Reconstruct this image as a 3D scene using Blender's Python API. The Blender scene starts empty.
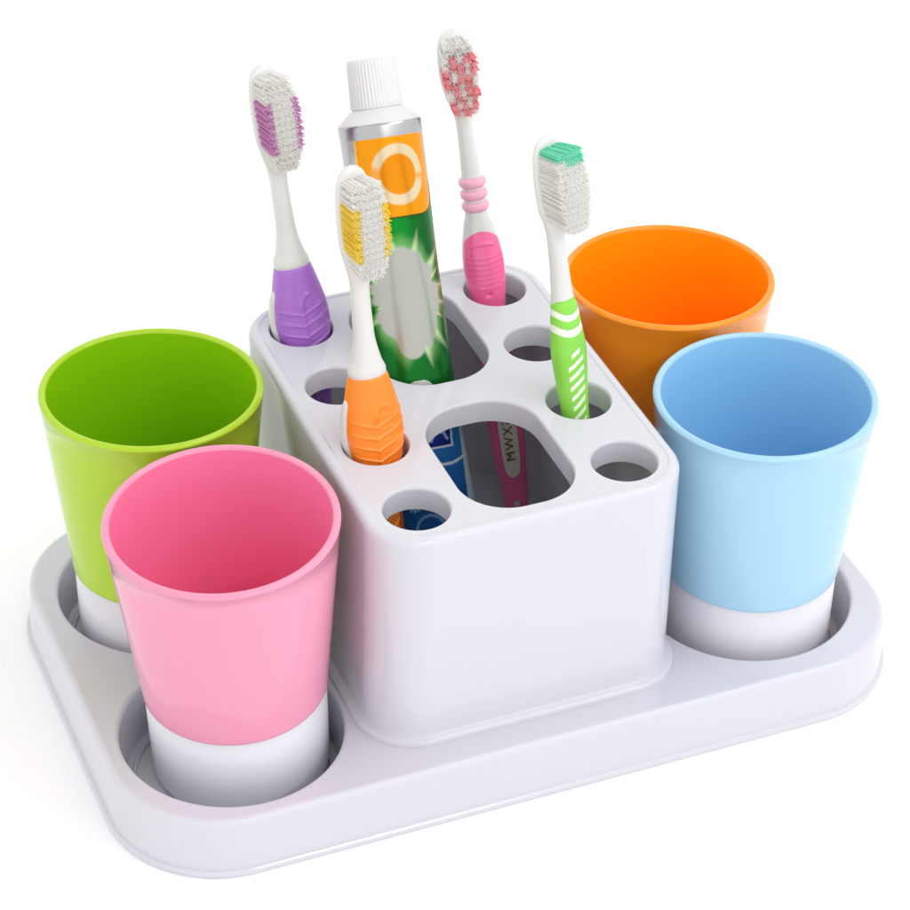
import bpy, bmesh, math, random
import numpy as np
from mathutils import Vector, Matrix
random.seed(7); rng = np.random.default_rng(7)
S = 0.009                      # model units -> metres (tumbler mouth about 7 cm across)
PI = math.pi
col = bpy.context.scene.collection
sc = bpy.context.scene

# ------------------------------------------------------------------ materials
def lin(r, g, b):
    f = lambda c: (c/255/12.92 if c/255 <= .04045 else ((c/255+.055)/1.055)**2.4)
    return (f(r), f(g), f(b), 1)
def mat(name, c, rough=.3, spec=.5, metal=0., coat=0., trans=0., sss=0., ssss=.003, sssr=(1, .4, .4), attr=False, noise=0., bump=0., bscale=900):
    m = bpy.data.materials.new(name); m.use_nodes = True
    nt = m.node_tree; b = nt.nodes['Principled BSDF']
    b.inputs['Base Color'].default_value = c
    b.inputs['Roughness'].default_value = rough
    b.inputs['Specular IOR Level'].default_value = spec
    b.inputs['Metallic'].default_value = metal
    b.inputs['Coat Weight'].default_value = coat
    b.inputs['Coat Roughness'].default_value = .06
    b.inputs['Transmission Weight'].default_value = trans
    if sss:
        b.inputs['Subsurface Weight'].default_value = sss
        b.inputs['Subsurface Radius'].default_value = sssr
        b.inputs['Subsurface Scale'].default_value = ssss
    if attr:
        a = nt.nodes.new('ShaderNodeVertexColor'); a.layer_name = 'art'
        nt.links.new(a.outputs['Color'], b.inputs['Base Color'])
    if noise:
        tc = nt.nodes.new('ShaderNodeTexCoord'); n = nt.nodes.new('ShaderNodeTexNoise')
        n.inputs['Scale'].default_value = 45; n.inputs['Detail'].default_value = 3
        nt.links.new(tc.outputs['Object'], n.inputs['Vector'])
        mr = nt.nodes.new('ShaderNodeMapRange')
        mr.inputs['To Min'].default_value = rough-noise; mr.inputs['To Max'].default_value = rough+noise
        nt.links.new(n.outputs['Fac'], mr.inputs['Value']); nt.links.new(mr.outputs['Result'], b.inputs['Roughness'])
    if bump:
        tc = nt.nodes.new('ShaderNodeTexCoord'); n = nt.nodes.new('ShaderNodeTexNoise')
        n.inputs['Scale'].default_value = bscale; n.inputs['Detail'].default_value = 2
        nt.links.new(tc.outputs['Object'], n.inputs['Vector'])
        bp = nt.nodes.new('ShaderNodeBump'); bp.inputs['Strength'].default_value = bump; bp.inputs['Distance'].default_value = .0003
        nt.links.new(n.outputs['Fac'], bp.inputs['Height']); nt.links.new(bp.outputs['Normal'], b.inputs['Normal'])
    return m
def bristle_mat(name, c, clear=.4):
    m = bpy.data.materials.new(name); m.use_nodes = True
    nt = m.node_tree; nt.nodes.remove(nt.nodes['Principled BSDF'])
    N = lambda t: nt.nodes.new('ShaderNodeBsdf'+t)
    d, t, g, p = N('Diffuse'), N('Translucent'), N('Glossy'), N('Transparent')
    g.inputs['Roughness'].default_value = .25
    d.inputs['Color'].default_value = c; t.inputs['Color'].default_value = c
    p.inputs['Color'].default_value = tuple(.5+.5*k for k in c[:3])+(1,)
    cur = d
    for other, f in ((t, .5), (p, clear), (g, .04)):
        x = nt.nodes.new('ShaderNodeMixShader'); x.inputs['Fac'].default_value = f
        nt.links.new(cur.outputs[0], x.inputs[1]); nt.links.new(other.outputs[0], x.inputs[2]); cur = x
    nt.links.new(cur.outputs[0], nt.nodes['Material Output'].inputs['Surface'])
    return m
M = {}
M['tray'] = mat('white_plastic', (.62, .62, .67, 1), .09, .5)
M['base'] = mat('cup_base_plastic', (.70, .695, .745, 1), .13, .5)
M['brush_white'] = mat('brush_plastic', (.70, .70, .68, 1), .17, .5)
M['cap'] = mat('cap_plastic', (.69, .69, .68, 1), .33, .5)
M['silver'] = mat('foil', (.46, .46, .47, 1), .27, .5, metal=1)
M['tube'] = mat('tube_print', (1, 1, 1, 1), .24, .25, metal=.55, coat=.08, attr=True)
M['grip_art'] = mat('grip_print', (1, 1, 1, 1), .3, .5, attr=True)
M['cream'] = mat('label_cream', (.78, .74, .66, 1), .4)
M['gold'] = mat('gold_ink', (.20, .12, .015, 1), .35, .5, metal=.3)
M['dark_pink'] = mat('pink_jelly', lin(243, 104, 160), .15, .5, coat=.3, sss=.25, sssr=(1, .3, .5))
M['pale_pink'] = mat('pale_pink_rubber', lin(240, 178, 198), .3, sss=.2, sssr=(1, .5, .6))
M['bristle'] = bristle_mat('clear_bristle', (.985, .98, .965, 1), .5)
M['table'] = mat('white_table', (.985, .985, .985, 1), .9, 0.)

# ------------------------------------------------------------------ mesh helpers
def mesh_obj(name, verts, faces, m, parent=None, smooth=35, flip=False):
    me = bpy.data.meshes.new(name)
    me.from_pydata([tuple(c*S for c in v) for v in verts], [], faces)
    bm = bmesh.new(); bm.from_mesh(me); bmesh.ops.recalc_face_normals(bm, faces=bm.faces); bm.to_mesh(me); bm.free()
    o = bpy.data.objects.new(name, me); col.objects.link(o)
    if m: me.materials.append(m)
    me.polygons.foreach_set('use_smooth', [True]*len(me.polygons))
    if smooth < 180: me.set_sharp_from_angle(angle=math.radians(smooth))
    if parent: o.parent = parent
    return o
def thing(name, label, cat, loc=(0, 0, 0), rot=None, group=None):
    o = bpy.data.objects.new(name, None); col.objects.link(o); o.empty_display_size = .01
    mw = Matrix.Translation(Vector(loc)*S)
    if rot is not None: mw = mw @ rot.to_4x4()
    o.matrix_world = mw; o.rotation_mode = 'XYZ'
    o['label'] = label; o['category'] = cat
    if group: o['group'] = group
    return o
def rings_mesh(rings, close_u=True, cap0=True, cap1=True):
    n = len(rings[0]); V = [p for r in rings for p in r]; F = []
    for i in range(len(rings)-1):
        for j in range(n if close_u else n-1):
            k = (j+1) % n
            F.append((i*n+j, i*n+k, (i+1)*n+k, (i+1)*n+j))
    if cap0: F.append(tuple(range(n-1, -1, -1)))
    if cap1: F.append(tuple((len(rings)-1)*n+j for j in range(n)))
    return V, F
def lathe(profile, n=128, cx=0, cy=0):
    """profile of (r, z); closed by caps where r > 0 at the ends"""
    rings = [[(cx+r*math.cos(2*PI*j/n), cy+r*math.sin(2*PI*j/n), z) for j in range(n)] for r, z in profile]
    return rings_mesh(rings)
def arc(cx, cz, r, a0, a1, n=8):
    return [(cx+r*math.cos(math.radians(a0+(a1-a0)*i/n)), cz+r*math.sin(math.radians(a0+(a1-a0)*i/n))) for i in range(n+1)]
def rrect(hx, hy, r, z, cx=0, cy=0, n=14):
    out = []
    for q, (sx, sy) in enumerate([(1, 1), (-1, 1), (-1, -1), (1, -1)]):
        for i in range(n+1):
            a = (q+i/n)*PI/2
            out.append((cx+sx*(hx-r)+r*math.cos(a), cy+sy*(hy-r)+r*math.sin(a), z))
    return out
def rr_loft(hx, hy, r, prof, cx=0, cy=0, n=14):
    """prof: list of (offset outward, z)"""
    return rings_mesh([rrect(hx+o, hy+o, max(r+o, .05), z, cx, cy, n) for o, z in prof])
def boolean(o, cutters):
    for c in cutters:
        md = o.modifiers.new('cut', 'BOOLEAN'); md.operation = 'DIFFERENCE'; md.object = c; md.solver = 'EXACT'
    dg = bpy.context.evaluated_depsgraph_get()
    me = bpy.data.meshes.new_from_object(o.evaluated_get(dg))
    o.modifiers.clear(); old = o.data; o.data = me; bpy.data.meshes.remove(old)
    me.polygons.foreach_set('use_smooth', [True]*len(me.polygons))
    me.set_sharp_from_angle(angle=math.radians(24))
    for c in cutters: bpy.data.objects.remove(c)
    w = o.modifiers.new('weighted_normal', 'WEIGHTED_NORMAL'); w.keep_sharp = True; w.weight = 80

# ------------------------------------------------------------------ fitted dimensions
TX, TY, TR, TZ = 14.88, 8.96, 3.97, 2.40
BW, BD, BY, BR, ZT = 5.76, 7.65, .24, 1.90, 11.264
A, B = 10.084, 3.831
# camera
CAM = dict(yaw=-.3876, pitch=.6402, roll=.0172, loc=(-31.6936, -74.2228, 68.4352), f=2792.17, px=422.59, py=460.96)
cy_, sy_ = math.cos(CAM['yaw']), math.sin(CAM['yaw']); cp_, sp_ = math.cos(CAM['pitch']), math.sin(CAM['pitch'])
FWD = Vector((-sy_*cp_, cy_*cp_, -sp_)); RIGHT = Vector((cy_, sy_, 0)); UP = RIGHT.cross(FWD)
cr_, sr_ = math.cos(CAM['roll']), math.sin(CAM['roll'])
R2 = cr_*RIGHT+sr_*UP; U2 = -sr_*RIGHT+cr_*UP

# ------------------------------------------------------------------ table
def build_table():
    n = 64
    V = [(0, 0, 0)]+[(900*math.cos(2*PI*i/n), 900*math.sin(2*PI*i/n), 0) for i in range(n)]
    F = [(0, 1+i, 1+(i+1) % n) for i in range(n)]
    o = mesh_obj('tabletop', V, F, M['table']); o['kind'] = 'structure'; o['label'] = 'plain bright white table surface under the whole set'
build_table()

# ------------------------------------------------------------------ holder: tray + box
holder = thing('toothbrush_holder', 'glossy white plastic toothbrush holder box rising from a wide oval-cornered tray', 'toothbrush holder')
WELLS = [(-A-.12, -4.30, 4.02), (-A, 4.05, 3.98), (A, -3.86, 4.02), (A, 4.10, 4.0)]
FLOOR = .2
def build_tray():
    prof = [(.06, 0), (.15, .015), (.20, .06), (.21, .17), (.195, .24), (.15, .28), (.085, .30), (.07, .34), (.02, 1.2), (-.03, 1.8)]
    rad = .26
    prof += [(-.03-rad+rad*math.cos(a), TZ-rad+rad*math.sin(a)) for a in [PI/2*i/9 for i in range(1, 10)]]
    V, F = rr_loft(TX, TY, TR, prof, n=28)
    tray = mesh_obj('tray', V, F, M['tray'], holder)
    cut = []
    for x, y, r in WELLS:
        p = [(3.2, FLOOR-.06), (3.42, FLOOR-.06), (3.46, FLOOR+.10), (3.5, FLOOR+.12), (3.55, FLOOR+.10), (3.6, FLOOR+.02), (3.66, FLOOR+.02)]
        p += [(3.66+.14*math.sin(a), FLOOR+.16-.14*math.cos(a)) for a in (.4, .8, 1.2)]
        p += [(r-.09, TZ-.20), (r-.07, TZ-.13), (r-.03, TZ-.05), (r+.04, TZ-.01), (r+.10, TZ+.003), (r+.10, TZ+.6)]
        V, F = lathe(p, 120, x, y); cut.append(mesh_obj('cutter', V, F, None))
    V, F = rr_loft(BW-.45, BD-.45, BR-.4, [(0, 1.5), (0, TZ+1)], cy=BY); cut.append(mesh_obj('cutter', V, F, None))
    boolean(tray, cut)
build_tray()
HX, HR = 3.839, 1.1425
HY = [5.744, 1.904, -1.918, -5.766]
GX, GY, GR, GC = 2.075, 3.05, 1.75, 3.815
def build_box():
    # plinth step, wall with slight draft, rounded shoulder
    prof = [(.34, TZ-.05), (.34, TZ+.10), (.31, TZ+.19), (.24, TZ+.24), (.10, TZ+.27), (.05, TZ+.30), (.03, TZ+.36), (.02, TZ+.5), (.0, 8.0), (.0, ZT-.34)]
    rad = .30
    prof += [(-rad+rad*math.cos(a), ZT-rad+rad*math.sin(a)) for a in [PI/2*i/10 for i in range(0, 11)]]
    prof += [(-.36, ZT), (-.385, ZT-.008), (-.41, ZT-.03), (-.44, ZT-.034)]
    V, F = rr_loft(BW, BD, BR, prof, cy=BY, n=24)
    box = mesh_obj('holder_box', V, F, M['tray'], holder)
    cut = []
    V, F = rr_loft(BW-.45, BD-.45, BR-.4, [(0, 1.5), (-.02, ZT-1.25), (-.06, ZT-1.05), (-.15, ZT-.97), (-.3, ZT-.93)], cy=BY); cut.append(mesh_obj('cutter', V, F, None))
    f = .16
    flare = [(-.02, ZT-1.4), (0., ZT-f)]+[(f-f*math.cos(a), ZT-f+f*math.sin(a)) for a in [PI/2*i/6 for i in range(1, 7)]]+[(f, ZT+.5)]
    for x in (-HX, HX):
        for y in HY:
            V, F = lathe([(HR+o, z) for o, z in flare], 72, x, y+BY); cut.append(mesh_obj('cutter', V, F, None))
    for s in (-1, 1):
        V, F = rr_loft(GX, GY, GR, flare, cy=BY+s*GC, n=20); cut.append(mesh_obj('cutter', V, F, None))
    boolean(box, cut)
build_box()

# ------------------------------------------------------------------ tumblers
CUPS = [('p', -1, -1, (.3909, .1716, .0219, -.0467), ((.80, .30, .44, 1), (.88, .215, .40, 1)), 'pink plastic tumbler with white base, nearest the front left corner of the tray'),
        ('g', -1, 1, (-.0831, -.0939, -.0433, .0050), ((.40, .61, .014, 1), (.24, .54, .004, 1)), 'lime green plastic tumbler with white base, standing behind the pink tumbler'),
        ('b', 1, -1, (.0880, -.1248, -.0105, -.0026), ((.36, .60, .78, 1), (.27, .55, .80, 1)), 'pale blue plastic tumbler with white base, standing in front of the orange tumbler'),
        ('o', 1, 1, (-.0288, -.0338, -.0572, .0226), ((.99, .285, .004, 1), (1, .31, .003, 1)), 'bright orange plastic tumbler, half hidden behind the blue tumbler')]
ZR, ZB, RB = 11.40, 3.986, 3.242
for key, sx, sy, (dx, dy, tx, ty), c, label in CUPS:
    rot = Matrix.Rotation(ty, 3, 'Y') @ Matrix.Rotation(tx, 3, 'X')
    lift = math.hypot(tx, ty)*2.8
    t = thing('tumbler', label, 'cup', (sx*A+dx, sy*B+dy, .9), rot, 'tumblers standing in the tray')
    z0 = FLOOR+.01-.9+lift
    zr, zb = ZR-.9, ZB-.9
    m = mat('tumbler_plastic', c[0], .1, .5)
    k = (4-RB)/(zr-zb)
    outer = lambda z: RB+k*(z-zb)
    # coloured shell: outside, rounded lip, inside, floor
    p = [(RB-.09, zb+.02), (RB-.01, zb+.005), (RB+.015, zb+.04)]
    p += [(outer(z), z) for z in np.linspace(zb+.12, zr-.16, 8)]
    lip = .145
    ce = (4-lip, zr-lip)
    p += [(ce[0]+lip*math.cos(a), ce[1]+lip*math.sin(a)) for a in [PI*i/12 for i in range(0, 13)]]
    zi = z0+.35
    p += [(outer(z)-.29, z) for z in np.linspace(zr-.3, zi+.5, 10)]
    ri = outer(zi)-.29
    p += [(ri-.4+.4*math.cos(a), zi+.4-.4*math.sin(a)) for a in [PI/2*i/6 for i in range(1, 7)]]
    p += [(.02, zi)]
    V, F = lathe(p, 160)
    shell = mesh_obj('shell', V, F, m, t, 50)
    shell.data.materials.append(mat('tumbler_inside_shaded', c[1], .2, .35))       # deeper colour puts the cup's inner shade and bounced light into the material
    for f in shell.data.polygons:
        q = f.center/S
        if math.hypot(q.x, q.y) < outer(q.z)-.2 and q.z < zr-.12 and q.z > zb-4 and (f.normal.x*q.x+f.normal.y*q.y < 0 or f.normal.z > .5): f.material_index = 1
    # white lower sleeve
    rb2 = RB-.03; rb1 = RB-.08
    p = [(.5, z0+.12), (rb1-.42, z0+.12), (rb1-.36, z0), (rb1-.2, z0)]
    p += [(rb1-.2+.2*math.sin(a), z0+.2-.2*math.cos(a)) for a in [PI/2*i/6 for i in range(1, 7)]]
    p += [(rb2-.02, zb-.04), (rb2-.06, zb-.005), (rb2-.1, zb+.05), (rb2-.2, zb+.05), (.5, z0+.3)]
    V, F = lathe(p, 160)
    mesh_obj('base', V, F, M['base'], t, 50)

# ------------------------------------------------------------------ toothbrushes
def frame(end, tip, phi):
    end, tip = Vector(end), Vector(tip)
    w = (tip-end).normalized()
    toc = Vector((sy_, -cy_, 0))                       # horizontally towards the viewer's side
    n = (math.cos(phi)*RIGHT+math.sin(phi)*toc)
    n = (n-n.dot(w)*w).normalized()
    v = w.cross(n)
    return Matrix((v, n, w)).transposed(), (tip-end).length   # local x = side, y = bristle side, z = to the tip
def interp(tab, d):
    xs = [a for a, _ in tab]; i = max(0, min(len(xs)-2, int(np.searchsorted(xs, d))-1))
    # monotone-ish cubic
    ys = [b for _, b in tab]
    t = (d-xs[i])/(xs[i+1]-xs[i]); t = min(1, max(0, t))
    def sl(j):
        if j == 0 or j == len(xs)-1: return 0.
        a = (ys[j]-ys[j-1])/(xs[j]-xs[j-1]); b = (ys[j+1]-ys[j])/(xs[j+1]-xs[j])
        return 0. if a*b <= 0 else 2*a*b/(a+b)
    h = xs[i+1]-xs[i]
    return (2*t**3-3*t*t+1)*ys[i]+(t**3-2*t*t+t)*h*sl(i)+(-2*t**3+3*t*t)*ys[i+1]+(t**3-t*t)*h*sl(i+1)
def stick(name, L, d0, d1, hw, ht, oy, m, parent, n=40, nd=120, e=2.3, disp=None, paint=None, ease=True, ox=None, caps=(True, True)):
    """loft along the brush between distances d0 and d1 from the tip"""
    rings = []; cols = []
    for i in range(nd+1):
        u = i/nd
        d = d0+(d1-d0)*u
        if ease:
            d = d0+(d1-d0)*(u-.5/(2*PI)*math.sin(2*PI*u)*1.6 if ease == 1 else u)
        a, b, c = interp(hw, d), interp(ht, d), interp(oy, d)
        x0 = interp(ox, d) if ox else 0
        r = []
        for j in range(n):
            t = 2*PI*j/n
            ct, st = math.cos(t), math.sin(t)
            x = a*math.copysign(abs(ct)**(2/e), ct); y = b*math.copysign(abs(st)**(2/e), st)
            g = 0
            if disp: g = disp(d, x, y, a, t)
            r.append((x0+x, c+y+g*max(0, st)**.3 if disp else c+y, L-d))
            if paint: cols.append(paint(d, x, y, a, t))
        rings.append(r)
    V, F = rings_mesh(rings, True, *caps)
    o = mesh_obj(name, V, F, m, parent, 60)
    if paint:
        at = o.data.color_attributes.new('art', 'FLOAT_COLOR', 'POINT')
        at.data.foreach_set('color', np.array(cols, dtype=np.float32).ravel())
    return o
def filaments(name, items, m, parent, r=.021, sides=5, cores=(), core_r=.1):
    V, F = [], []
    r0 = r
    for (p, q), r in [(t, r0) for t in items]+[(t, core_r) for t in cores]:
        p, q = Vector(p), Vector(q); ax = (q-p).normalized()
        s = ax.orthogonal().normalized(); u = ax.cross(s); b = len(V)
        for e, c, rr in ((0, p, r), (1, q-ax*min(r*.6, .04), r if r == r0 else r*1.2), (2, q, r*.55 if r == r0 else r*1.05)):
            for j in range(sides):
                a = 2*PI*j/sides
                V.append(tuple(c+rr*(math.cos(a)*s+math.sin(a)*u)))
        for e in (0, 1):
            for j in range(sides):
                k = (j+1) % sides
                F.append((b+e*sides+j, b+e*sides+k, b+(e+1)*sides+k, b+(e+1)*sides+j))
        F.append(tuple(b+2*sides+j for j in range(sides)))
    return mesh_obj(name, V, F, m, parent, 70)
def bristle_field(L, d0, d1, hw, top, length, rows, cols_n, tinted, mats, parent, per=32, splay=.018, tr=.145, slant=0., fill=.05):
    """tufts planted on the head's face (local y = top), rows across and cols along"""
    groups = {k: [] for k in mats}; cores = {k: [] for k in mats}
    for i in range(cols_n):
        u = (i+.5)/cols_n; d = d0+(d1-d0)*u
        w = interp(hw, d)-.21
        for j in range(rows):
            v = -1+2*j/(rows-1)
            x = v*w
            h = length(u, v)
            k = tinted(i, j, u, v)
            lean = (v*.05, (u-.5)*.12+slant*(1 if (i+j) % 2 else -1))
            cores[k].append(((x, top-.03, L-d), (x+lean[0], top+h-.022, L-d-lean[1])))
            for q in range(per):
                rr = tr*math.sqrt(rng.random()); aa = rng.random()*2*PI
                px, pd = rr*math.cos(aa), rr*math.sin(aa)
                sx_, sd_ = rng.normal(0, splay*.6)+px*.3+lean[0], rng.normal(0, splay*.6)+pd*.3+lean[1]
                groups[k].append(((x+px, top-.03, L-(d+pd)), (x+px+sx_, top+h+rng.normal(0, .006)-.01, L-(d+pd+sd_))))
    nu, nv = 40, 16; rings = []                         # the packed inner strands read as one soft mass
    for a in range(nu+1):
        u = a/nu; d = d0+.06+(d1-d0-.12)*u; w = max(.05, interp(hw, d)-.27)
        ring = [(-w, top-.05, L-d)]
        for b in range(nv+1):
            v = -1+2*b/nv
            ring.append((v*w+v*.05, top+length(u, v)-fill-.04*max(0, abs(v)-.85)/.15, L-d-(u-.5)*.12))
        ring.append((w, top-.05, L-d)); rings.append(ring)
    V, F = rings_mesh(rings); mesh_obj('bristles', V, F, M['bristle'], parent, 50)
    for k, it in groups.items():
        if it: filaments('bristles', it, mats[k], parent, cores=cores[k], core_r=tr*.7)

# --- the two big-grip brushes (purple, orange)
def chunky_brush(end, tip, phi, label, gripcol, tint, seed):
    R, L = frame(end, tip, phi)
    t = thing('toothbrush', label, 'toothbrush', end, R, 'toothbrushes standing in the holder')
    hw = [(0, .02), (.08, .24), (.3, .46), (.8, .62), (1.6, .68), (2.6, .66), (3.4, .52), (4.1, .36), (4.6, .32), (6.2, .35), (7.2, .52), (7.6, .66), (7.72, .66), (7.9, .56), (9., .74), (9.8, .80), (11, .70), (12, .60), (15, .48), (18, .55), (19.6, .45), (L-.15, .3), (L, .04)]
    ht = [(0, .02), (.08, .12), (.3, .2), (1, .23), (3, .24), (4.1, .30), (5, .33), (6.2, .37), (7.2, .52), (7.6, .60), (7.72, .60), (7.9, .46), (9., .40), (10, .42), (12, .45), (15, .4), (18, .35), (19.6, .3), (L-.15, .2), (L, .03)]
    oy = [(0, 0), (3, 0), (5, -.06), (7.5, -.03), (9, -.26), (12, -.26), (15, -.12), (L, 0)]
    stick('head', L, 0, 4.6, hw, ht, oy, M['brush_white'], t, nd=70, caps=(True, False))
    stick('handle', L, 4.6, L, hw, ht, oy, M['brush_white'], t, nd=160, caps=(False, True))
    # rubber grip, bulging on the bristle side, with a raised leaf pattern
    g_w = [(7.70, .60), (7.74, .65), (7.8, .67), (8.4, .83), (9.2, 1.0), (9.8, 1.05), (10.4, .99), (11.2, .86), (12.5, .72), (15, .55), (17, .48), (17.3, .1)]
    g_t = [(7.70, .54), (7.74, .59), (7.8, .61), (8.4, .68), (9.3, .76), (10.2, .80), (11.2, .78), (12.5, .70), (15, .5), (17, .36), (17.3, .05)]
    g_o = [(7.72, .02), (9, .06), (10.5, .10), (13, .06), (17.3, 0)]
    rb = lambda x, c, w: math.exp(-((x-c)/w)**2)
    glyph = [(-.02+.13*q+rng.uniform(-.03, .03), k*.44+9.12+rng.uniform(-.05, .05), rng.uniform(.035, .05)) for k in range(8) for q in range(5)]
    def disp(d, x, y, a, ang):
        if y <= 0: return 0
        v = x/a; g = 0; v0 = -.22
        if d > 8.7: g += .065*rb(v, v0, .07)*min(1, (d-8.7)*4)               # central vein
        yy = d+.30*abs(v-v0)
        if d > 9.05 and abs(v) < .97:
            for kk in range(14): g += .062*rb(yy, 9.42+.44*kk, .05)
        ell = math.hypot((v-.14)/.37, (d-9.30)/.62)                              # arch over the first panel
        if d < 9.3: g += .050*rb(ell, 1., .12)
        for gx, gd, gw in glyph:
            q = ((x-gx)/gw)**2+((d-gd)/gw)**2
            if q < 6: g += .030*math.exp(-q)
        return g
    stick('grip', L, 7.70, 17.3, g_w, g_t, g_o, mat('grip_rubber', gripcol, .3, .45, sss=.12, sssr=(1, .6, .5)), t, n=120, nd=420, disp=disp, ease=False, e=2.5)
    # hard plastic strip along the back edge of the grip
    s_w = [(8.5, .02), (8.56, .08), (8.7, .11), (12, .12), (16, .09), (16.4, .02)]
    s_t = [(8.5, .02), (8.56, .14), (8.7, .20), (12, .24), (16, .18), (16.4, .02)]
    s_o = [(8.5, -.05), (9., -.08), (12, -.08), (16.4, -.05)]
    s_x = [(8.5, -.79), (9., -.95), (9.8, -1.04), (10.4, -.98), (11.2, -.85), (12.5, -.71), (15, -.54), (16.4, -.46)]
    stick('edge_strip', L, 8.5, 16.4, s_w, s_t, s_o, M['brush_white'], t, n=20, nd=60, ox=s_x, ease=False)
    length = lambda u, v: 1.17-.34*abs(2*u-1)**3-.06*v*v
    tin = lambda i, j, u, v: 1 if (j in (0, 5) and .24 < u < .80) else 0
    bristle_field(L, .38, 3.7, hw, .2, length, 6, 13, tin, {0: M['bristle'], 1: bristle_mat('tinted_bristle', tint)}, t)
    return t
def along(P0, tip, z):
    P0, tip = Vector(P0), Vector(tip); k = (z-tip.z)/(P0.z-tip.z)
    return tuple(tip+(P0-tip)*k)
def brush_line(P0, tip, z=1.62): return along(P0, tip, z), tip
e, tp = brush_line((-3.78, 6.12, ZT), (-4.47, 8.0, 21.27))
chunky_brush(e, tp, math.radians(60), 'white toothbrush with a purple rubber grip and purple tinted bristles, at the back left', lin(172, 112, 205), lin(238, 190, 230), 1)
e, tp = brush_line((-3.84, -1.43, ZT), (-4.14, 0, 21.53))
chunky_brush(e, tp, math.radians(60), 'white toothbrush with an orange rubber grip and yellow tinted bristles', lin(255, 140, 40), lin(255, 242, 110), 2)

# --- slim green brush
def green_brush():
    e, tp = brush_line((3.66, -1.62, ZT), (2.85, 0, 21.26))
    R, L = frame(e, tp, math.radians(52))
    t = thing('toothbrush', 'white toothbrush with a lime green striped grip and teal bristle tip', 'toothbrush', e, R, 'toothbrushes standing in the holder')
    hw = [(0, .02), (.08, .26), (.3, .48), (.8, .62), (1.6, .66), (2.6, .60), (3.2, .42), (3.7, .33), (4.6, .31), (5.6, .36), (6.4, .44), (7.4, .56), (8.2, .64), (9.4, .58), (10.6, .48), (13, .5), (17, .5), (19, .42), (L-.15, .3), (L, .04)]
    ht = [(0, .02), (.08, .12), (.3, .2), (1, .23), (3, .24), (4, .30), (6, .34), (8, .42), (10, .36), (13, .36), (18, .3), (L-.15, .2), (L, .03)]
    oy = [(0, 0), (4, 0), (8, 0), (L, 0)]
    stick('head', L, 0, 4.6, hw, ht, oy, M['brush_white'], t, nd=70, caps=(True, False))
    stick('handle', L, 4.6, L, hw, ht, oy, M['brush_white'], t, nd=120, caps=(False, True))
    g_w = [(d, w+.035) for d, w in hw if 6 < d < 18]; g_w = [(6.1, .40)]+g_w+[(18.3, .3)]
    g_t = [(6.1, .34), (6.4, .40), (8, .47), (10, .41), (13, .40), (17, .36), (18.3, .2)]
    G, W = lin(138, 214, 74), lin(238, 245, 228)
    def paint(d, x, y, a, ang):
        v = x/a
        yy = d-.22*(1-v*v)*(1 if y > 0 else -.3)
        if 6.42 < yy < 6.66 or 6.98 < yy < 7.26: return W
        if y > 0 and abs(v+.05) < .52:
            q = (d-.34*(-v)-7.95)/.40
            k = math.floor(q)
            if 0 <= k < 14 and .22 < q-k < .66 and abs(v+.05) < (.3 if k == 0 else .5): return W
        return G
    def disp(d, x, y, a, ang):
        return -.02 if paint(d, x, y, a, ang) is W else 0
    stick('grip', L, 6.1, 18.3, g_w, g_t, [(6.1, .03), (18.3, .03)], M['grip_art'], t, n=120, nd=620, paint=paint, disp=disp, ease=False)
    length = lambda u, v: 1.24-.16*max(0, .35-u)/.35-.04*v*v
    tin = lambda i, j, u, v: 1 if (u < .12 or (u < .2 and j > 1)) else 0
    bristle_field(L, .36, 3.1, hw, .2, length, 6, 12, tin, {0: M['bristle'], 1: bristle_mat('tinted_bristle', lin(165, 247, 226))}, t)
green_brush()

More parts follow.
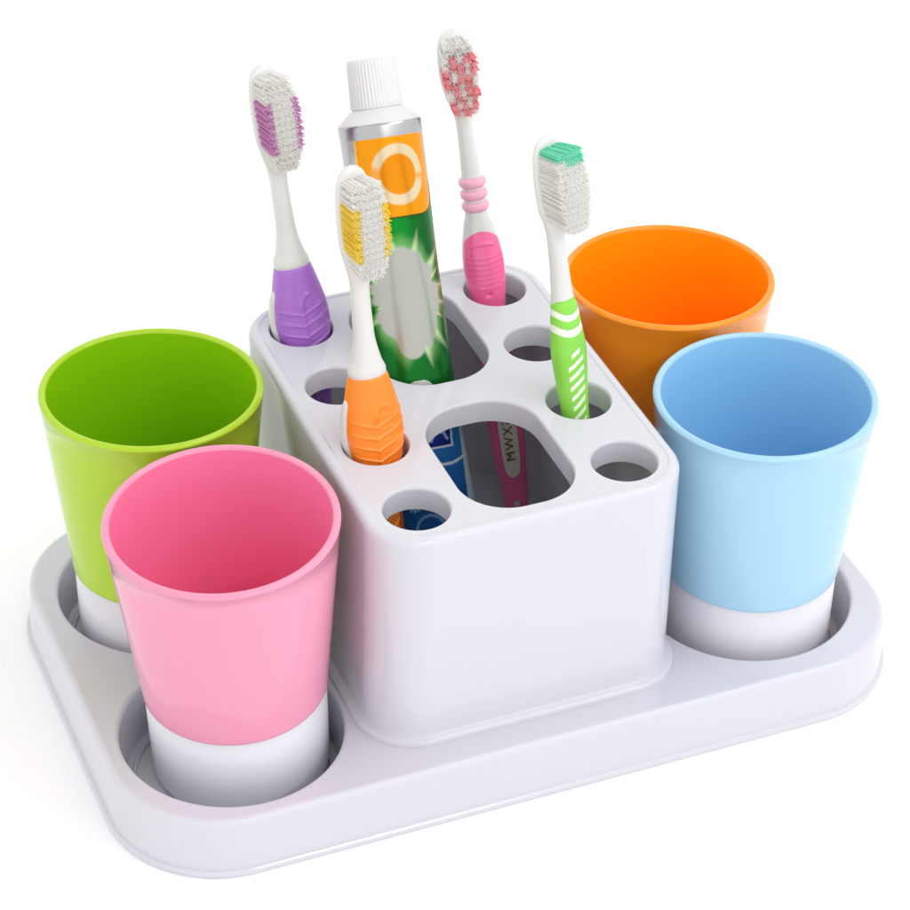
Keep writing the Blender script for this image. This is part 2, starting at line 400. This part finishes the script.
# --- pink brush
def pink_brush():
    e, tp = along((3.62, 6.25, ZT), (3.10, 9.0, 20.78), 1.9), (3.10, 9.0, 20.78)
    R, L = frame(e, tp, math.radians(80))
    t = thing('toothbrush', 'white toothbrush with a translucent pink grip, pink rings and pink bristles', 'toothbrush', e, R, 'toothbrushes standing in the holder')
    hw = [(0, .02), (.08, .26), (.3, .48), (.8, .64), (1.6, .68), (2.5, .56), (3.1, .38), (3.6, .31), (4.6, .33), (5.6, .38), (6.9, .42), (7.5, .56), (8.2, .70), (9, .78), (9.8, .74), (10.8, .62), (12.5, .58), (14.5, .68), (16.5, .62), (18, .50), (L-.4, .4), (L-.08, .2), (L, .03)]
    ht = [(0, .02), (.08, .12), (.3, .2), (1, .23), (3, .24), (4, .30), (6.9, .36), (9, .46), (11, .36), (14, .36), (18, .28), (L-.1, .16), (L, .03)]
    oy = [(0, 0), (L, 0)]
    stick('head', L, 0, 4.6, hw, ht, oy, M['brush_white'], t, nd=70, caps=(True, False))
    stick('handle', L, 4.6, L, hw, ht, oy, M['brush_white'], t, nd=160, caps=(False, True))
    for d in (5.82, 6.28, 6.74):
        w = [(d-.2, .34), (d-.16, .42), (d-.05, .52), (d+.05, .52), (d+.17, .45), (d+.22, .40)]
        h = [(d-.2, .30), (d-.16, .38), (d-.05, .46), (d+.05, .46), (d+.17, .41), (d+.22, .36)]
        stick('ring', L, d-.2, d+.22, w, h, [(d-.2, 0), (d+.22, 0)], M['pale_pink'], t, n=48, nd=14, ease=False)
    # jelly grip wraps the front
    gd = [d for d, _ in hw if 7.4 < d < L-.05]
    g_w = [(7.3, .03), (7.36, .22), (7.5, .38)]+[(d, w-.01 if d < 12 else w+.03) for d, w in hw if 7.9 < d < L-.3]+[(L-.3, .36), (L-.05, .16), (L-.01, .03)]
    g_t = [(7.3, .03), (7.36, .2), (7.5, .30), (8.2, .44), (9, .52), (11, .42), (14, .42), (18, .33), (L-.1, .18), (L-.01, .05)]
    rb = lambda x, c, w: math.exp(-((x-c)/w)**2)
    def disp(d, x, y, a, ang):
        if y <= 0: return 0
        g = .05*rb(d-.18*(x/a)**2, 8.15, .06)*(1 if abs(x/a) < .62 else 0)
        g -= .09*math.exp(-((x/.10)**2+((d-10.15)/.09)**2))
        for k in range(7): g += .012*rb(d+.12*(x/a)**2, 8.7+.2*k, .05)
        g -= .22*math.exp(-((x/.13)**2+((d-(L-.85))/.13)**2)**2)              # hanging hole
        return g
    stick('grip', L, 7.3, L-.01, g_w, g_t, [(7.3, .05), (L, .05)], M['dark_pink'], t, n=96, nd=520, disp=disp, ease=False)
    # cream label with lettering along the handle
    E_ = L-2.0; l_w = [(13, .02), (13.05, .2), (13.3, .34), (15, .36), (E_-.8, .33), (E_-.25, .26), (E_-.03, .12), (E_, .02)]
    l_t = [(13, .02), (13.1, .06), (E_-.05, .06), (E_, .02)]
    stick('name_label', L, 13, E_, l_w, l_t, [(13, .465), (14, .475), (E_, .40)], M['cream'], t, n=32, nd=60, ease=False)
    cu = bpy.data.curves.new('lettering', 'FONT'); cu.body = 'SXWM'; cu.size = .52*S; cu.offset = 0; cu.extrude = .015*S; cu.align_x = 'CENTER'; cu.align_y = 'CENTER'
    cu.space_character = 1.25
    tmp = bpy.data.objects.new('tmp', cu); col.objects.link(tmp)
    me = bpy.data.meshes.new_from_object(tmp.evaluated_get(bpy.context.evaluated_depsgraph_get())); bpy.data.objects.remove(tmp)
    me.name = 'lettering'; me.materials.clear(); me.materials.append(M['gold'])
    o = bpy.data.objects.new('lettering', me); col.objects.link(o); o.parent = t
    # text x axis runs down the handle, its face towards +y
    xa, za = Vector((0, 0, -1)), Vector((0, 1, 0)); ya = za.cross(xa)
    o.matrix_local = Matrix.Translation(Vector((0, .51, 3.62))*S) @ Matrix((xa, ya, za)).transposed().to_4x4()
    length = lambda u, v: 1.05+.06*math.sin(u*30)
    tin = lambda i, j, u, v: 1 if (u > .15 and (2*i+j) % 5 not in (1, 4)) else 0
    bristle_field(L, .36, 2.95, hw, .2, length, 5, 11, tin, {0: M['bristle'], 1: bristle_mat('tinted_bristle', lin(255, 196, 200))}, t, per=28, tr=.14, slant=.03, fill=.09)
pink_brush()

# ------------------------------------------------------------------ toothpaste tube
def build_tube():
    P0, top = Vector((-.79, 2.63, ZT)), Vector((-.40, 8.0, 20.71))
    end = Vector(along(P0, top, 1.75))
    w = (top-end).normalized(); L = (top-end).length
    toc = Vector((sy_, -cy_, 0)); n = toc-toc.dot(w)*w; n.normalize()
    ang = math.radians(12)
    n = (Matrix.Rotation(ang, 3, w) @ n); v = n.cross(w); v = -v if v.dot(RIGHT) < 0 else v
    n2 = w.cross(v)
    R = Matrix((v, n2, w)).transposed()                  # x = across, y = away from the viewer, z = to the cap
    t = thing('toothpaste_tube', 'toothpaste tube with white ridged cap and orange, green and blue printed body', 'toothpaste', tuple(end), R)
    D0 = 2.30
    hw = [(D0, 1.49), (5, 1.45), (8, 1.40), (12, 1.42), (16, 1.55), (L-.8, 1.72), (L, 1.75)]
    ht = [(D0, 1.47), (5, 1.34), (8, 1.12), (12, .86), (16, .55), (L-.8, .10), (L-.7, .05), (L, .05)]
    OR, OR2, SIL = lin(233, 150, 0), lin(226, 138, 0), (.5, .5, .51, 1)
    GR1, GR2, GREY, PALE = lin(0, 92, 30), lin(0, 140, 40), lin(178, 180, 173), lin(222, 208, 172)
    BL, NAVY, WH, DB, OJ = lin(52, 128, 196), lin(20, 40, 130), lin(225, 235, 245), lin(24, 88, 156), lin(245, 120, 50)
    mix = lambda a, b, k: tuple(a[i]+(b[i]-a[i])*k for i in range(3))+(1,)
    sm = lambda e0, e1, x: (lambda q: q*q*(3-2*q))(min(1, max(0, (x-e0)/(e1-e0))))
    lob = [(rng.uniform(-PI, PI), rng.uniform(.016, .036)) for _ in range(16)]
    rays = [(-2.9, .4), (-2.55, .8), (-2.05, 1.2), (-1.72, .7), (-1.3, .8), (-.8, 1.3), (-.55, .9), (-.2, .6), (.25, .8), (.6, .5), (1.0, 1.2), (1.35, .8), (2.6, .9), (2.9, .5)]
    segs = []
    def glyph(cx, cd, s):
        for a in (0, PI/4, PI/2, 3*PI/4):
            segs.append((cx-s*math.cos(a), cd-s*math.sin(a), cx+s*math.cos(a), cd+s*math.sin(a)))
        segs.append((cx-s, cd-s*.9, cx+s, cd-s*.9))
    glyph(-.1, 16.1, .22); glyph(.55, 16.15, .22); glyph(-.7, 16.1, .2)
    def segd(px, py, s):
        x0, y0, x1, y1 = s; dx, dy = x1-x0, y1-y0; k = max(0, min(1, ((px-x0)*dx+(py-y0)*dy)/(dx*dx+dy*dy)))
        return math.hypot(px-x0-k*dx, py-y0-k*dy)
    def paint(d, x, back):
        """x: distance along the printed surface from the middle of the front"""
        if back: return SIL if d < 5.6 else (mix(GR1, GR2, .3) if d < 12.2 else BL)
        if d < 2.82: return SIL
        # orange panel with rounded lower corners
        px, pw = .27, 1.50; pe = 5.62
        rx = abs(x-px)
        lowr = .75
        inside = rx < pw and d < pe and not (rx > pw-lowr and d > pe-lowr and math.hypot(rx-(pw-lowr), d-(pe-lowr)) > lowr)
        if d < pe+.2:
            if inside:
                c = OR
                if x-px < -pw+.06: return lin(250, 205, 110)
                rr = math.hypot((x-.30)/1.0, (d-4.15)/1.08); a = math.atan2(d-4.18, x-.26)
                ring = sm(.64, .70, rr)*(1-sm(.98, 1.03, rr))
                gap = sm(-2.5, -2.9, a) if a < 0 else sm(2.95, 3.1, a)
                gap2 = 1-sm(.0, .25, abs(a-.15))
                c = mix(OR, OR2, 1-sm(.64, .70, rr))
                c = mix(c, PALE, ring*(1-.85*gap)*(1-.7*gap2)*.9)
                return c
            if d < 4.6: return SIL
            dd = math.hypot(max(0, rx-(pw-lowr)), max(0, d-(pe-lowr)))-lowr
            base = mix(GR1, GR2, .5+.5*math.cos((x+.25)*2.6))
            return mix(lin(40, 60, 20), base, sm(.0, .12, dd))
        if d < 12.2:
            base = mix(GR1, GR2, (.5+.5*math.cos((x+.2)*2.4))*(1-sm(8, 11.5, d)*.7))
            cx, cd = .02, 8.55
            a = math.atan2(d-cd, x-cx)
            rad = math.hypot((x-cx)/1.22, (d-cd)/1.75)
            edge = 1+sum(k*math.sin((i+2)*a+ph) for i, (ph, k) in enumerate(lob))
            q = rad/edge
            # splash bulges
            bul = min(math.hypot((x+.0)/.5, (d-10.1)/.66), math.hypot((x-.72)/.2, (d-9.85)/.3))
            glow = 1-sm(.95, 1.35, q)
            c = mix(base, lin(150, 205, 130), glow*.55)
            for ra, rl in rays:
                da = abs((a-ra+PI) % (2*PI)-PI)
                if q > .9: c = mix(c, lin(228, 242, 195), max(0, 1-da/(.09*(1.15+.5*rl-min(q, 1.1+.5*rl))*2+.001))*max(0, 1-(q-1)/(.55*rl+.1))*.8)
            g = max(1-sm(.96, 1.06, q), 1-sm(.92, 1.06, bul))
            c = mix(c, GREY, g)
            if math.hypot((x-.05)/.5, (d-11.9)/.36) < 1: c = lin(220, 222, 215)
            return c
        # blue lower half
        if 12.2 <= d < 12.6: return mix(GR1, BL, sm(12.3, 12.5, d))
        if 12.9 < d < 14.1 and .05 < x < 1.0:
            if d > 14.02 or d < 12.97 or x > .93 or x < .12: return WH
            if min(segd(x, d, s) for s in ((.2, 13.8, .5, 13.2), (.5, 13.2, .8, 13.8), (.3, 13.55, .72, 13.5))) < .05: return lin(150, 180, 230)
            return NAVY
        wv = 14.5+.22*math.sin(x*2.2)
        if abs(d-wv) < .05: return WH
        if x > 1.3: return lin(190, 205, 220)
        if d > 15.6:
            if x < -1.15: return OJ
            if d < 17.2 and min(segd(x, d, s) for s in segs) < .045: return lin(150, 190, 215)
            rr = math.hypot(x+.2, d-17.0)
            if abs(rr-.5) < .05: return lin(120, 160, 200)
            if math.hypot(x-.95, d-16.9) < .32: return lin(170, 90, 50)
            return DB
        return mix(BL, lin(30, 100, 175), sm(13, 15.6, d))
    nr, nd = 300, 560
    rings, cols = [], []
    for i in range(nd+1):
        d = D0+(L-D0)*i/nd; a, b = interp(hw, d), interp(ht, d)
        for_ring = []; 
        dent = .012*math.exp(-((d-9.0)/1.2)**2)
        for j in range(nr):
            th = 2*PI*j/nr-PI/2
            x, y = a*math.cos(th), b*math.sin(th)
            if y < 0: y += dent*math.exp(-((x-.5)/.6)**2)+.012*math.sin(d*1.7+x*2)
            for_ring.append((x, y, L-d))
            s = math.sin(th+PI/2)
            arcx = (a*.45+b*.55 if b > .4*a else a)
            ang = math.asin(max(-1, min(1, x/a)))
            flat = sm(1.3, .7, b)
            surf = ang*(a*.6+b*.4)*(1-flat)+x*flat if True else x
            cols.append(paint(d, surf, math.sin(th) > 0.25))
        rings.append(for_ring)
    V, F = rings_mesh(rings)
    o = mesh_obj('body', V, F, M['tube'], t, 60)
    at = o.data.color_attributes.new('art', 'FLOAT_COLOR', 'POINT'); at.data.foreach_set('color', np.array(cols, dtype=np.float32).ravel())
    # shiny top band, shoulder, cap
    z = lambda d: L-d
    V, F = lathe([(1.44, z(2.78)), (1.492, z(2.775)), (1.498, z(2.40)), (1.494, z(2.33)), (1.47, z(2.295)), (1.40, z(2.29))], 96)
    mesh_obj('top_band', V, F, M['silver'], t, 40)
    V, F = lathe([(1.35, z(2.4)), (1.47, z(2.31)), (1.475, z(2.27)), (1.43, z(2.22)), (1.0, z(1.83)), (.90, z(1.78)), (.86, z(1.70)), (.8, z(1.6))], 96)
    mesh_obj('shoulder', V, F, M['cap'], t, 40)
    nr = 44*6; rings = []
    for r, d, amp in ((.80, 1.76, 0), (.97, 1.76, .3), (1.0, 1.72, 1), (.99, 1.55, 1), (.93, .2, 1), (.91, .10, .6), (.87, .03, .1), (.80, 0, 0), (.2, 0, 0)):
        r *= .95; rings.append([((r-.035*amp*(.5+.5*math.cos(44*2*PI*j/nr)))*math.cos(2*PI*j/nr), (r-.035*amp*(.5+.5*math.cos(44*2*PI*j/nr)))*math.sin(2*PI*j/nr), z(d)) for j in range(nr)])
    V, F = rings_mesh(rings); mesh_obj('cap', V, F, M['cap'], t, 50)
build_tube()

# ------------------------------------------------------------------ light
w = bpy.data.worlds.new('World'); sc.world = w; w.use_nodes = True
wt = w.node_tree; bg = wt.nodes['Background']
tc = wt.nodes.new('ShaderNodeTexCoord'); sep = wt.nodes.new('ShaderNodeSeparateXYZ'); mr = wt.nodes.new('ShaderNodeMapRange')
wt.links.new(tc.outputs['Generated'], sep.inputs[0]); wt.links.new(sep.outputs['Z'], mr.inputs['Value'])
mr.interpolation_type = 'SMOOTHSTEP'
for k, v_ in (('From Min', .72), ('From Max', .96), ('To Min', 1.18), ('To Max', .80)): mr.inputs[k].default_value = v_
wt.links.new(mr.outputs['Result'], bg.inputs['Strength']); bg.inputs['Color'].default_value = (1, 1, 1, 1)
def area(name, loc, target, size, power, color=(1, 1, 1)):
    l = bpy.data.lights.new(name, 'AREA'); l.shape = 'RECTANGLE'; l.size, l.size_y = size[0]*S, size[1]*S; l.energy = power; l.color = color
    o = bpy.data.objects.new(name, l); col.objects.link(o)
    d = (Vector(target)-Vector(loc)).normalized()
    o.matrix_world = Matrix.Translation(Vector(loc)*S) @ d.to_track_quat('-Z', 'Y').to_matrix().to_4x4()
    return o
area('softbox_key', (50, -20, 110), (0, 0, 6), (60, 60), 1.8)
area('strip_softbox', (32, -80, 90), (0, 0, 4), (120, 4), 2.2)

# ------------------------------------------------------------------ camera
cd = bpy.data.cameras.new('camera'); co = bpy.data.objects.new('camera', cd); col.objects.link(co)
cd.sensor_fit = 'HORIZONTAL'; cd.sensor_width = 36; cd.lens = CAM['f']/910*36
cd.shift_x = (455-CAM['px'])/910; cd.shift_y = -(455-CAM['py'])/910
co.matrix_world = Matrix.Translation(Vector(CAM['loc'])*S) @ Matrix((R2, U2, -FWD)).transposed().to_4x4()
cd.clip_start = .05; cd.clip_end = 100
sc.camera = co
sc.view_settings.view_transform = 'Standard'; sc.view_settings.look = 'None'; sc.view_settings.gamma = 1; sc.view_settings.exposure = 0
sc.cycles.transparent_max_bounces = 24; sc.cycles.max_bounces = 16; sc.cycles.diffuse_bounces = 10; sc.cycles.glossy_bounces = 6
